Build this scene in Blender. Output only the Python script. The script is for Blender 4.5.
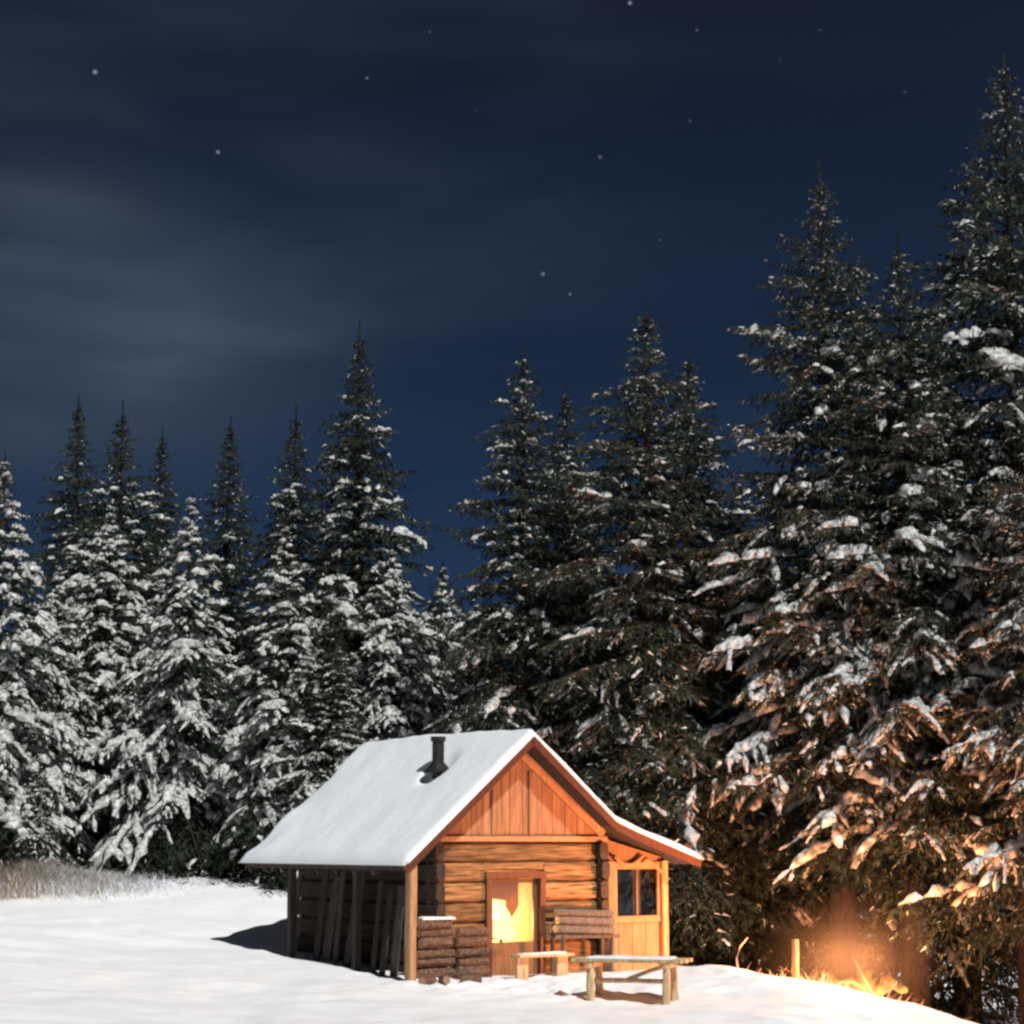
import bpy, math, random
import numpy as np
from mathutils import Vector, Matrix

for o in list(bpy.data.objects): bpy.data.objects.remove(o)
S = bpy.context.scene
COL = S.collection
R = math.radians

# ------------------------------------------------------------------ camera
CAM_Z = 3.0
FPX = 2000.0                               # focal length in pixels of a 1024 px frame
TILT = math.atan(329/FPX)
cd = bpy.data.cameras.new('camera')
cam = bpy.data.objects.new('camera', cd); COL.objects.link(cam)
cd.sensor_width = 36; cd.lens = 36*FPX/1024
cd.clip_start = .1; cd.clip_end = 3000
cam.location = (0, 0, CAM_Z); cam.rotation_euler = (R(90)+TILT, 0, 0)
S.camera = cam

def ray(px, py):
    a, b = (px-512)/FPX, (512-py)/FPX
    return Vector((a, math.cos(TILT)-b*math.sin(TILT), math.sin(TILT)+b*math.cos(TILT)))
def at(px, py, Y):
    d = ray(px, py); t = Y/d.y
    return Vector((0, 0, CAM_Z)) + d*t

# ------------------------------------------------------------------ moon, sky, exposure
MOON_EL, MOON_AZ = R(48), R(31)            # behind the camera, a little to its right
MOON = Vector((math.sin(MOON_AZ)*math.cos(MOON_EL), -math.cos(MOON_AZ)*math.cos(MOON_EL), math.sin(MOON_EL)))
ld = bpy.data.lights.new('moon', 'SUN'); ld.energy = 4.0; ld.angle = R(.5); ld.color = (1, .985, .955)
lo = bpy.data.objects.new('moon', ld); COL.objects.link(lo)
lo.rotation_euler = (-MOON).to_track_quat('-Z', 'Y').to_euler(); lo.location = (10, -30, 40)
S.view_settings.view_transform = 'Standard'; S.view_settings.look = 'None'
S.view_settings.exposure = 0; S.view_settings.gamma = 1
S.cycles.use_denoising = True
S.cycles.pixel_filter_type = 'BLACKMAN_HARRIS'; S.cycles.filter_width = 2.6
S.cycles.max_bounces = 6; S.cycles.transparent_max_bounces = 12

W = bpy.data.worlds.new('World'); S.world = W; W.use_nodes = True
nt = W.node_tree; nt.nodes.clear()
def N(t, **k):
    n = nt.nodes.new(t)
    for a, b in k.items(): setattr(n, a, b)
    return n
def L(a, b): nt.links.new(a, b)
def math_node(op, a, b=None, clamp=False):
    n = N('ShaderNodeMath', operation=op, use_clamp=clamp)
    for i, v in enumerate((a, b)):
        if v is None: continue
        if isinstance(v, (int, float)): n.inputs[i].default_value = v
        else: L(v, n.inputs[i])
    return n.outputs[0]
out = N('ShaderNodeOutputWorld'); bg = N('ShaderNodeBackground'); L(bg.outputs[0], out.inputs[0])
tc = N('ShaderNodeTexCoord'); D = tc.outputs['Generated']
sep = N('ShaderNodeSeparateXYZ'); L(D, sep.inputs[0])
ramp = N('ShaderNodeValToRGB'); L(sep.outputs['Z'], ramp.inputs[0])
cr = ramp.color_ramp
cr.elements[0].position = 0.0;  cr.elements[0].color = (.0135, .0340, .0830, 1)
cr.elements[1].position = 1.0;  cr.elements[1].color = (.006, .009, .020, 1)
for p, c in ((.14, (.0125, .0305, .0740, 1)), (.22, (.0092, .0210, .0500, 1)), (.30, (.0072, .0150, .0370, 1)), (.40, (.0082, .0120, .0265, 1))):
    e = cr.elements.new(p); e.color = c
# thin moonlit cloud, in streaks that rise to the left
mp = N('ShaderNodeMapping'); L(D, mp.inputs[0]); mp.inputs['Rotation'].default_value = (0, R(13), 0); mp.inputs['Location'].default_value = (0,0,.75); mp.inputs['Scale'].default_value = (3.4, 1.5, 13)
nz = N('ShaderNodeTexNoise'); L(mp.outputs[0], nz.inputs['Vector']); nz.inputs['Scale'].default_value = 1.5; nz.inputs['Detail'].default_value = 3; nz.inputs['Roughness'].default_value = .45; nz.inputs['Distortion'].default_value = .3
mr = N('ShaderNodeMapRange', interpolation_type='SMOOTHSTEP'); L(nz.outputs[0], mr.inputs[0]); mr.inputs[1].default_value = .34; mr.inputs[2].default_value = .78
def lobe(px, py, inner, outer):
    d = ray(px, py).normalized()
    v = N('ShaderNodeVectorMath', operation='DOT_PRODUCT'); L(D, v.inputs[0]); v.inputs[1].default_value = d
    m = N('ShaderNodeMapRange', interpolation_type='SMOOTHSTEP'); L(v.outputs['Value'], m.inputs[0])
    m.inputs[1].default_value = math.cos(outer); m.inputs[2].default_value = math.cos(inner)
    return m.outputs[0]
bank = 0.0
for px, py, rad, amt in ((10,300,7.5,.42),(120,335,6.5,.42),(230,360,5.5,.38),(330,280,6.0,.12)):
    bank = math_node('ADD', bank, math_node('MULTIPLY', math_node('POWER', lobe(px,py,R(0),R(rad)), 1.6), amt), True)
bank2 = math_node('MULTIPLY', lobe(250, 60, R(1), R(14)), .16)
mask = math_node('ADD', math_node('MULTIPLY', bank, math_node('ADD', math_node('MULTIPLY', mr.outputs[0], .62), .46)),
                 math_node('MULTIPLY', bank2, mr.outputs[0]))
veil = math_node('MULTIPLY', mr.outputs[0], .05)
mask = math_node('ADD', mask, veil, True)
mix = N('ShaderNodeMixRGB'); L(mask, mix.inputs[0]); L(ramp.outputs[0], mix.inputs[1]); mix.inputs[2].default_value = (.060, .082, .122, 1)
last = mix.outputs[0]
# physical sky under the same moon, at night strength
sky = N('ShaderNodeTexSky', sky_type='NISHITA'); sky.sun_disc = False; sky.sun_elevation = MOON_EL; sky.sun_rotation = math.pi - MOON_AZ
def add_col(a, b, fac):
    m = N('ShaderNodeMixRGB', blend_type='ADD'); m.inputs[0].default_value = 1
    if isinstance(fac, float): m.inputs[0].default_value = fac
    L(a, m.inputs[1])
    if isinstance(b, tuple): m.inputs[2].default_value = b
    else: L(b, m.inputs[2])
    return m
last = add_col(last, sky.outputs[0], .0004).outputs[0]
STARS = [(95,72,1.0),(218,152,.8),(367,78,.55),(543,274,.6),(570,294,.5),(630,3,.9),(697,30,.4),(600,157,.45),(430,32,.25),(690,121,.25),(905,92,.3),(475,110,.15),(780,60,.15),(820,30,.2),(660,240,.15)]
for px, py, s in STARS:
    m = add_col(last, (.19*s, .21*s, .27*s, 1), 1); L(lobe(px, py, R(.0), R(.036+.042*s)), m.inputs[0]); last = m.outputs[0]
L(last, bg.inputs[0]); bg.inputs[1].default_value = 1.0

# ------------------------------------------------------------------ helpers
rng = np.random.default_rng(7); random.seed(7)
class MB:
    """collects verts / faces / tint and links them as one mesh object"""
    def __init__(s): s.v = []; s.f = []; s.t = []; s.m = []
    def add(s, vs, fs, tint=1.0, mi=0):
        b = len(s.v); s.v += [tuple(p) for p in vs]; s.t += [tint]*len(vs)
        s.f += [tuple(b+i for i in f) for f in fs]; s.m += [mi]*len(fs); return s
    def beam(s, p0, p1, w, h, up=(0,0,1), tint=None, rnd=.18, jit=0.0, seg=1, taper=1.0):
        """squared, edge-rounded timber from p0 to p1 (w across, h along up)"""
        p0, p1, up = Vector(p0), Vector(p1), Vector(up); d = (p1-p0).normalized()
        sx = d.cross(up).normalized(); sz = sx.cross(d).normalized()
        a = rnd*min(w, h)
        ring = [(-w/2+a,-h/2),(w/2-a,-h/2),(w/2,-h/2+a),(w/2,h/2-a),(w/2-a,h/2),(-w/2+a,h/2),(-w/2,h/2-a),(-w/2,-h/2+a)]
        vs, fs = [], []
        for k in range(seg+1):
            t = k/seg; c = p0.lerp(p1, t) + sx*random.uniform(-jit,jit) + sz*random.uniform(-jit,jit); q = 1+(taper-1)*t
            vs += [c+sx*x*q+sz*z*q for x, z in ring]
        for k in range(seg):
            for i in range(8):
                j = (i+1)%8; fs.append((k*8+i, k*8+j, k*8+8+j, k*8+8+i))
        fs.append(tuple(range(7,-1,-1))); fs.append(tuple(seg*8+i for i in range(8)))
        return s.add(vs, fs, random.uniform(.7,1.15) if tint is None else tint)
    def tube(s, pts, rad, n=8, tint=None, cap=True, jit=0.0):
        pts = [Vector(p) for p in pts]; vs, fs = [], []
        for k, p in enumerate(pts):
            d = (pts[min(k+1,len(pts)-1)]-pts[max(k-1,0)]).normalized()
            a = Vector((0,0,1)) if abs(d.z) < .9 else Vector((1,0,0))
            x = d.cross(a).normalized(); y = x.cross(d)
            r = rad[k] if hasattr(rad, '__len__') else rad
            for i in range(n):
                q = 2*math.pi*i/n; rr = r*(1+random.uniform(-jit,jit))
                vs.append(p + x*math.cos(q)*rr + y*math.sin(q)*rr)
        for k in range(len(pts)-1):
            for i in range(n):
                j = (i+1)%n; fs.append((k*n+i, k*n+j, k*n+n+j, k*n+n+i))
        if cap: fs.append(tuple(range(n-1,-1,-1))); fs.append(tuple((len(pts)-1)*n+i for i in range(n)))
        return s.add(vs, fs, random.uniform(.7,1.15) if tint is None else tint)
    def prism(s, poly, y0, y1, tint=1.0):
        """polygon in (x,z) extruded along y"""
        n = len(poly); vs = [(x,y0,z) for x,z in poly]+[(x,y1,z) for x,z in poly]
        fs = [tuple(range(n)), tuple(range(2*n-1,n-1,-1))]+[(i,i+n,(i+1)%n+n,(i+1)%n) for i in range(n)]
        return s.add(vs, fs, tint)
    def lump(s, c, r, seed=0, n=10, m=7, tint=1.0, rough=.18):
        """soft snow cushion: noisy ellipsoid"""
        rr = random.Random(seed); ph = [rr.uniform(0,6.28) for _ in range(6)]
        vs, fs = [], []
        for j in range(m+1):
            th = math.pi*j/m
            for i in range(n):
                q = 2*math.pi*i/n
                k = 1+rough*(math.sin(2*q+ph[0])*math.sin(th)+.7*math.sin(3*q+ph[1]+2*th)*math.sin(th)+.6*math.cos(3*th+ph[2]+q)*math.sin(th))
                vs.append((c[0]+r[0]*k*math.sin(th)*math.cos(q), c[1]+r[1]*k*math.sin(th)*math.sin(q), c[2]+r[2]*k*math.cos(th)))
        for j in range(m):
            for i in range(n):
                i2 = (i+1)%n; fs.append((j*n+i, (j+1)*n+i, (j+1)*n+i2, j*n+i2))
        return s.add(vs, fs, tint)
    def slab(s, c, w, d, h, seed=0, nx=40, ny=14):
        """one soft uneven cushion of snow lying on a board"""
        vs, fs = [], []
        for j in range(ny+1):
            for i in range(nx+1):
                x, y = -w/2+w*i/nx, -d/2+d*j/ny; e = min(1, min(w/2-abs(x), d/2-abs(y))/(h*1.2)); e = math.sqrt(max(0, 1-(1-e)**2))
                nz = lambda f: float(vnoise(np.array([x*f+seed*7.3+50]), np.array([y*f+seed*3.1+50]))[0])
                vs.append((c[0]+x*(1+.03*nz(3)), c[1]+y*(1+.16*nz(4)), c[2]+h*e*(1+.55*nz(3)+.25*nz(9))))
        n = nx+1
        for j in range(ny):
            for i in range(nx): fs.append((j*n+i, j*n+i+1, j*n+n+i+1, j*n+n+i))
        k = len(vs); vs += [(v[0], v[1], c[2]-.004) for v in vs]
        fs += [tuple(k+i for i in f[::-1]) for f in fs]
        bd = [i for i in range(n)]+[j*n+nx for j in range(1,ny+1)]+[ny*n+i for i in range(nx-1,-1,-1)]+[j*n for j in range(ny-1,0,-1)]
        fs += [(bd[i], bd[(i+1)%len(bd)], k+bd[(i+1)%len(bd)], k+bd[i]) for i in range(len(bd))]
        return s.add(vs, fs)
    def build(s, name, mat, parent=None, smooth=False, loc=None):
        me = bpy.data.meshes.new(name); me.from_pydata(s.v, [], s.f); me.validate(); me.update()
        for m in (mat if isinstance(mat, (list,tuple)) else [mat]): me.materials.append(m)
        at_ = me.attributes.new('tint', 'FLOAT', 'POINT')
        if len(s.t) == len(me.vertices): at_.data.foreach_set('value', s.t)
        if any(s.m) and len(s.m) == len(me.polygons): me.polygons.foreach_set('material_index', s.m)
        import bmesh
        bm = bmesh.new(); bm.from_mesh(me); bmesh.ops.recalc_face_normals(bm, faces=bm.faces); bm.to_mesh(me); bm.free()
        if smooth: me.polygons.foreach_set('use_smooth', [True]*len(me.polygons))
        o = bpy.data.objects.new(name, me); COL.objects.link(o)
        if parent: o.parent = parent
        if loc: o.location = loc
        return o
def mesh_np(name, V, F, mats, mi=None, smooth=False, parent=None, tint=None):
    """V (n,3), F (m,k) all faces of the same size"""
    me = bpy.data.meshes.new(name); n, m, k = len(V), len(F), F.shape[1]
    me.vertices.add(n); me.vertices.foreach_set('co', np.ascontiguousarray(V, np.float32).ravel())
    me.loops.add(m*k); me.loops.foreach_set('vertex_index', np.ascontiguousarray(F, np.int32).ravel())
    me.polygons.add(m); me.polygons.foreach_set('loop_start', np.arange(0, m*k, k, dtype=np.int32))
    if mi is not None: me.polygons.foreach_set('material_index', np.ascontiguousarray(mi, np.int32))
    if smooth: me.polygons.foreach_set('use_smooth', np.ones(m, bool))
    for x in mats: me.materials.append(x)
    if tint is not None:
        a = me.attributes.new('tint', 'FLOAT', 'POINT'); a.data.foreach_set('value', np.ascontiguousarray(tint, np.float32))
    me.update(calc_edges=True)
    o = bpy.data.objects.new(name, me); COL.objects.link(o)
    if parent: o.parent = parent
    return o
def tag(o, label=None, cat=None, group=None, kind=None):
    for k, v in (('label',label),('category',cat),('group',group),('kind',kind)):
        if v: o[k] = v
    return o
def empty(name, loc, rz=0, label=None, cat=None, group=None):
    o = bpy.data.objects.new(name, None); COL.objects.link(o); o.empty_display_size = .2
    o.location = loc; o.rotation_euler = (0,0,rz); return tag(o, label, cat, group)

def mat(name, col, rough=.8, var=.25, scale=(1,1,1), nscale=6.0, bump=0.0, tint=True, spec=.3, col2=None, metallic=0, detail=6, trans=0):
    m = bpy.data.materials.new(name); m.use_nodes = True; t = m.node_tree; t.nodes.clear()
    o = t.nodes.new('ShaderNodeOutputMaterial'); b = t.nodes.new('ShaderNodeBsdfPrincipled'); t.links.new(b.outputs[0], o.inputs[0])
    b.inputs['Roughness'].default_value = rough; b.inputs['Specular IOR Level'].default_value = spec; b.inputs['Metallic'].default_value = metallic
    tcn = t.nodes.new('ShaderNodeTexCoord'); mpn = t.nodes.new('ShaderNodeMapping'); t.links.new(tcn.outputs['Object'], mpn.inputs[0]); mpn.inputs['Scale'].default_value = scale
    n = t.nodes.new('ShaderNodeTexNoise'); t.links.new(mpn.outputs[0], n.inputs['Vector']); n.inputs['Scale'].default_value = nscale; n.inputs['Detail'].default_value = detail
    r = t.nodes.new('ShaderNodeValToRGB'); t.links.new(n.outputs[0], r.inputs[0])
    c2 = col2 or tuple(c*(1-var) for c in col)
    r.color_ramp.elements[0].position = .34; r.color_ramp.elements[1].position = .66
    r.color_ramp.elements[0].color = (*c2, 1); r.color_ramp.elements[1].color = (*[min(.9, c*(1+(0 if col2 else var*.6))) for c in col], 1)
    cc = r.outputs[0]
    if tint:
        a = t.nodes.new('ShaderNodeAttribute'); a.attribute_name = 'tint'
        x = t.nodes.new('ShaderNodeMixRGB'); x.blend_type = 'MULTIPLY'; x.inputs[0].default_value = 1
        t.links.new(cc, x.inputs[1]); t.links.new(a.outputs['Fac'], x.inputs[2]); cc = x.outputs[0]
    t.links.new(cc, b.inputs['Base Color'])
    if bump:
        bn = t.nodes.new('ShaderNodeBump'); bn.inputs['Strength'].default_value = bump; bn.inputs['Distance'].default_value = .03
        t.links.new(n.outputs[0], bn.inputs['Height']); t.links.new(bn.outputs[0], b.inputs['Normal'])
    return m
M = {}
M['snow'] = mat('snow', (.82,.85,.89), .55, .03, (1,1,1), 9, .25, tint=False, spec=.25)
M['ground_snow'] = mat('ground_snow', (.86,.865,.88), .6, .03, (1,1,1), 2.5, .35, tint=False, spec=.2, detail=10)
M['tree_snow'] = mat('tree_snow', (.70,.705,.70), .7, .05, (1,1,1), 8, .5, tint=False, spec=.12, col2=(.20,.21,.19))   # thin, with needles showing through; also greyed to look dimmer under the moon
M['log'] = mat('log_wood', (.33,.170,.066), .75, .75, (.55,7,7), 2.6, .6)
M['plank'] = mat('plank_wood', (.40,.19,.092), .65, .30, (7,7,.55), 2.5, .3)
M['trim'] = mat('trim_wood', (.43,.205,.095), .65, .25, (5,5,1), 3, .2)
M['post'] = mat('post_wood', (.40,.24,.115), .75, .35, (7,7,.6), 3, .4)
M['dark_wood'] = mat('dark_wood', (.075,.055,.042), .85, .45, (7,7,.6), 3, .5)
M['side_log'] = mat('shaded_side_log_wood', (.060,.040,.027), .85, .45, (7,.6,7), 3, .5)  # side logs darker than the front ones: eave shade put into the colour
M['barge'] = mat('dark_red_wood', (.085,.024,.012), .6, .3, (5,5,1), 3, .2)
M['red_trim'] = mat('red_brown_wood', (.15,.048,.022), .6, .3, (5,5,1), 3, .2)
M['board'] = mat('shaded_board', (.050,.043,.038), .85, .4, (6,6,.6), 3, .5)  # board colour darkened to stand for the shade under the eave
M['grey_wood'] = mat('weathered_wood', (.15,.13,.11), .85, .4, (6,6,.6), 3, .5)
M['table'] = mat('table_wood', (.58,.42,.24), .8, .35, (5,5,.8), 3, .3)
M['door'] = mat('door_wood', (.20,.10,.045), .7, .35, (7,7,.55), 2.5, .3)
M['bark'] = mat('bark', (.040,.029,.023), .95, .6, (9,9,1.6), 3, 1.0, tint=False)
M['fire_bark'] = mat('firewood', (.15,.09,.06), .9, .55, (5,5,5), 3, .6)
M['log_end'] = mat('cut_log_end', (.36,.23,.13), .85, .2, (1,1,1), 14, .2)
M['needle'] = mat('needles', (.031,.041,.027), .75, .5, (1,1,1), 1.6, 0, tint=True, spec=.2)
M['dry_grass'] = mat('dry_grass', (.52,.42,.32), .9, .3, (1,1,1), 3, 0)
M['metal'] = mat('flue_metal', (.035,.033,.032), .5, .3, (1,1,1), 8, .1, tint=False, metallic=.5)
M['cloth_orange'] = mat('orange_cloth', (.62,.22,.06), .9, .2, (9,9,.5), 3, .1, tint=False)
M['cloth_grey'] = mat('grey_cloth', (.62,.58,.55), .9, .2, (14,14,.5), 3, .1, tint=False)
M['inner'] = mat('inner_board', (.80,.66,.40), .8, .2, (7,7,.5), 3, .1, tint=False)
M['char'] = mat('charred_wood', (.03,.022,.018), .95, .4, (5,5,5), 4, .4, tint=False)
def emat(name, col, strength):
    m = bpy.data.materials.new(name); m.use_nodes = True; t = m.node_tree; t.nodes.clear()
    o = t.nodes.new('ShaderNodeOutputMaterial'); e = t.nodes.new('ShaderNodeEmission'); e.inputs[0].default_value = (*col,1); e.inputs[1].default_value = strength
    t.links.new(e.outputs[0], o.inputs[0]); return m
M['lamp'] = emat('lamp_glow', (1,.72,.30), 2.4)
def glass(name, dark):
    m = bpy.data.materials.new(name); m.use_nodes = True; t = m.node_tree; t.nodes.clear()
    o = t.nodes.new('ShaderNodeOutputMaterial'); g = t.nodes.new('ShaderNodeBsdfGlossy'); g.inputs['Roughness'].default_value = .04
    tr = t.nodes.new('ShaderNodeBsdfTransparent'); tr.inputs[0].default_value = (dark,dark,dark,1)
    f = t.nodes.new('ShaderNodeFresnel'); f.inputs[0].default_value = 1.45; mx = t.nodes.new('ShaderNodeMixShader')
    t.links.new(f.outputs[0], mx.inputs[0]); t.links.new(tr.outputs[0], mx.inputs[1]); t.links.new(g.outputs[0], mx.inputs[2]); t.links.new(mx.outputs[0], o.inputs[0]); return m
M['glass'] = glass('window_glass', .93); M['dim_glass'] = glass('darkened_window_glass', .55)  # dim_glass is tinted dark so the porch behind it looks unlit
def flame_mat():
    m = bpy.data.materials.new('flame'); m.use_nodes = True; t = m.node_tree; t.nodes.clear()
    o = t.nodes.new('ShaderNodeOutputMaterial'); e = t.nodes.new('ShaderNodeEmission'); tr = t.nodes.new('ShaderNodeBsdfTransparent'); mx = t.nodes.new('ShaderNodeMixShader')
    a = t.nodes.new('ShaderNodeAttribute'); a.attribute_name = 'tint'
    r = t.nodes.new('ShaderNodeValToRGB'); t.links.new(a.outputs['Fac'], r.inputs[0])
    r.color_ramp.elements[0].color = (1,.62,.16,1); r.color_ramp.elements[1].color = (1,.16,.015,1)
    t.links.new(r.outputs[0], e.inputs[0]); e.inputs[1].default_value = 1.9
    n = t.nodes.new('ShaderNodeTexNoise'); n.inputs['Scale'].default_value = 5; tcx = t.nodes.new('ShaderNodeTexCoord'); t.links.new(tcx.outputs['Object'], n.inputs['Vector'])
    mm = t.nodes.new('ShaderNodeMath'); mm.operation = 'MULTIPLY_ADD'; mm.inputs[1].default_value = -.75; mm.inputs[2].default_value = .55; t.links.new(a.outputs['Fac'], mm.inputs[0])
    m3 = t.nodes.new('ShaderNodeMath'); m3.operation = 'ADD'; m3.use_clamp = True; t.links.new(mm.outputs[0], m3.inputs[0])
    m2 = t.nodes.new('ShaderNodeMath'); m2.operation = 'MULTIPLY_ADD'; m2.inputs[1].default_value = 1.2; m2.inputs[2].default_value = -.6; t.links.new(n.outputs[0], m2.inputs[0])
    t.links.new(m2.outputs[0], m3.inputs[1]); t.links.new(m3.outputs[0], mx.inputs[0])
    t.links.new(tr.outputs[0], mx.inputs[1]); t.links.new(e.outputs[0], mx.inputs[2]); t.links.new(mx.outputs[0], o.inputs[0]); return m
M['flame'] = flame_mat()

# ------------------------------------------------------------------ ground
_P = [tuple(at(*q)) for q in ((0,897,58),(90,888,58),(180,880,58),(250,888,55),(0,1024,30),(512,1024,34),(300,1024,33),(800,1024,36.5),
      (700,968,43),(760,976,42.4),(800,983,42),(840,990,41.6),(880,999,41.2),(915,1009,40.6),(950,1022,40),(1024,1046,39),
      (405,986,41.4),(280,952,47),(340,968,44),(582,1000,39.4),(650,1002,39.6),(520,990,41))]
_P += [(-1.69,42.4,.18),(2.04,45.2,.14),(3.5,46.3,.22),(-8,18,.9),(0,18,.65),(8,18,.2),(0,0,1.3),(-15,0,1.5),(15,0,.6),(-10.7,42,.72),
       (4.9,46.8,.05),(7.3,44.6,-.55),(9.5,44,-1.1),(12,45,-1.5),(16,44,-1.8),(6.5,49,-.6),(10,55,-1.6),(20,60,-2.1),(20,80,-2.1),(0,60,.75),(0,80,1.1),
       (-15,72,1.75),(-30,60,2.2),(-30,40,1.7),(14,30,-1.2),(-4.5,49,.6),(2,52,.3),(30,20,-1.5),(-30,20,1.6),(30,80,-2.1),(-30,80,1.9)]
_P = np.array(_P)
def _tps(r2): return .5*r2*np.log(r2+1e-9)
_n = len(_P); _A = np.zeros((_n+3,_n+3)); _d2 = ((_P[:,None,:2]-_P[None,:,:2])**2).sum(-1)
_A[:_n,:_n] = _tps(_d2)+np.eye(_n)*.05; _A[:_n,_n] = 1; _A[:_n,_n+1:] = _P[:,:2]; _A[_n,:_n] = 1; _A[_n+1:,:_n] = _P[:,:2].T
_w = np.linalg.solve(_A, np.concatenate([_P[:,2], np.zeros(3)]))
_lat = np.random.default_rng(3).random((256,256))
def vnoise(x, y):
    xi, yi = np.floor(x).astype(int), np.floor(y).astype(int); fx, fy = x-xi, y-yi
    fx = fx*fx*(3-2*fx); fy = fy*fy*(3-2*fy); g = lambda a, b: _lat[a%256, b%256]
    return (g(xi,yi)*(1-fx)+g(xi+1,yi)*fx)*(1-fy)+(g(xi,yi+1)*(1-fx)+g(xi+1,yi+1)*fx)*fy-.5
def ground(x, y):
    x, y = np.atleast_1d(np.asarray(x,float)), np.atleast_1d(np.asarray(y,float))
    cx, cy = np.clip(x,-30,30), np.clip(y,0,80); z = np.empty(len(x))
    for i in range(0, len(x), 20000):
        a, b = cx[i:i+20000], cy[i:i+20000]
        r2 = (a[:,None]-_P[None,:,0])**2+(b[:,None]-_P[None,:,1])**2
        z[i:i+20000] = _tps(r2)@_w[:_n]+_w[_n]+_w[_n+1]*a+_w[_n+2]*b
    z = np.clip(z,-2.3,2.6)
    z += .16*vnoise(x*.35+5,y*.35)+.10*vnoise(x*1.1,y*1.1+9)+.028*vnoise(x*3.1+2,y*3.1)+.38*np.exp(-(((x+13.4)/2.6)**2+((y-55.6)/1.8)**2))
    return z
def gz(x, y): return float(ground(x, y)[0])
xs = np.concatenate([np.linspace(-700,-40,18),np.linspace(-38,-13,40),np.linspace(-12.8,12.8,260),np.linspace(13,38,40),np.linspace(40,700,18)])
ys = np.concatenate([np.linspace(-60,26,40),np.linspace(26.5,36,50),np.linspace(36.1,50,150),np.linspace(50.3,70,60),np.linspace(72,120,20),np.linspace(130,900,18)])
X, Y = np.meshgrid(xs, ys); GX, GY = X.ravel(), Y.ravel(); GZ = ground(GX, GY)
# trampled lumps along the front of the cabin and round the table
tr = np.exp(-(((GX-1.0)/3.2)**2+((GY-41.2)/1.9)**2)); GZ += tr*(.20*vnoise(GX*3.4,GY*3.4)+.09*vnoise(GX*8,GY*8))
nx, ny = len(xs), len(ys); ii = np.arange(nx*ny).reshape(ny,nx)
F = np.stack([ii[:-1,:-1].ravel(), ii[:-1,1:].ravel(), ii[1:,1:].ravel(), ii[1:,:-1].ravel()],1)
g = mesh_np('ground', np.stack([GX,GY,GZ],1), F, [M['ground_snow']], smooth=True); tag(g, kind='structure')

# ------------------------------------------------------------------ cabin
YAW = .64; P0 = Vector((-1.694, 42.435, 0))
CU, CV = Vector((math.cos(YAW), math.sin(YAW), 0)), Vector((-math.sin(YAW), math.cos(YAW), 0))
def cw(u, v, z=0): return P0+CU*u+CV*v+Vector((0,0,z))
WID, DEP, EAVE_U, EAVE_Z, RID_U, RID_Z, BRK_U, BRK_Z, TIP_U, TIP_Z = 4.655, 5.3, -1.04, 2.50, 2.241, 5.24, 4.895, 3.21, 7.02, 2.58
VF, VB = -.571, 6.025
GB = 2.98
cabin = empty('log_cabin', P0, YAW, 'small log cabin with snow-covered gable roof and a lit front door', 'cabin')
DU0, DU1, DZ1 = 1.40, 2.98, 2.36          # door opening
# front wall: six squared logs with dark chinking, cut at the door
fw = MB(); rows = 7; z0 = .02; lh = (GB-z0)/rows
for k in range(rows):
    za = z0+lh*(k+.5); t = random.uniform(.62,1.1)
    spans = [(.225, DU0), (DU1, WID-.225)] if za-lh/2 < DZ1-.1 else [(.225, WID-.225)]
    for a, b in spans: fw.beam((a,.11,za), (b,.11,za), .22+random.uniform(-.02,.02), lh-.035, tint=t*random.uniform(.93,1.07), rnd=.22, jit=.006, seg=10)
fw.beam((DU0-.02,.11,(DZ1+z0+6*lh)/2),(DU1+.02,.11,(DZ1+z0+6*lh)/2),.2,z0+6*lh-DZ1-.02,tint=.9)
fw.build('front_wall', M['log'], cabin, smooth=False)
ck = MB(); 
for a, b in ((0,DU0),(DU1,WID)): ck.beam((a,.13,(z0+DZ1)/2),(b,.13,(z0+DZ1)/2),.09,DZ1-z0,rnd=.02,tint=.7)
ck.beam((0,.13,(DZ1+GB)/2),(WID,.13,(DZ1+GB)/2),.09,GB-DZ1-.02,rnd=.02,tint=.7); ck.build('chinking', M['dark_wood'], cabin)
# side walls: logs along the depth, their notched ends show at the front corners
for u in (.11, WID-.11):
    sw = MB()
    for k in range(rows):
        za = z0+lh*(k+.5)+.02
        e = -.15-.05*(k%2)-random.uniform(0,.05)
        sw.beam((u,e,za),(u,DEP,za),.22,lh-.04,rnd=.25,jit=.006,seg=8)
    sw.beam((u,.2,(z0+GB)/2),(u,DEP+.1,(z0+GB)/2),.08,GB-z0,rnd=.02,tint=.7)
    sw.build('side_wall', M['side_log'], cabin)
bwl = MB()
for k in range(rows): bwl.beam((0,DEP,z0+lh*(k+.5)),(WID,DEP,z0+lh*(k+.5)),.22,lh-.03,rnd=.25)
def roof_z(u):
    if u <= RID_U: return EAVE_Z+(u-EAVE_U)/(RID_U-EAVE_U)*(RID_Z-EAVE_Z)
    if u <= BRK_U: return RID_Z+(u-RID_U)/(BRK_U-RID_U)*(BRK_Z-RID_Z)
    return BRK_Z+(u-BRK_U)/(TIP_U-BRK_U)*(TIP_Z-BRK_Z)
bwl.prism([(0,GB),(WID,GB),(WID,roof_z(WID)-.1),(RID_U,RID_Z-.12),(0,roof_z(0)-.1)], DEP-.05, DEP+.05, .8)
bwl.build('back_wall', M['dark_wood'], cabin)
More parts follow.
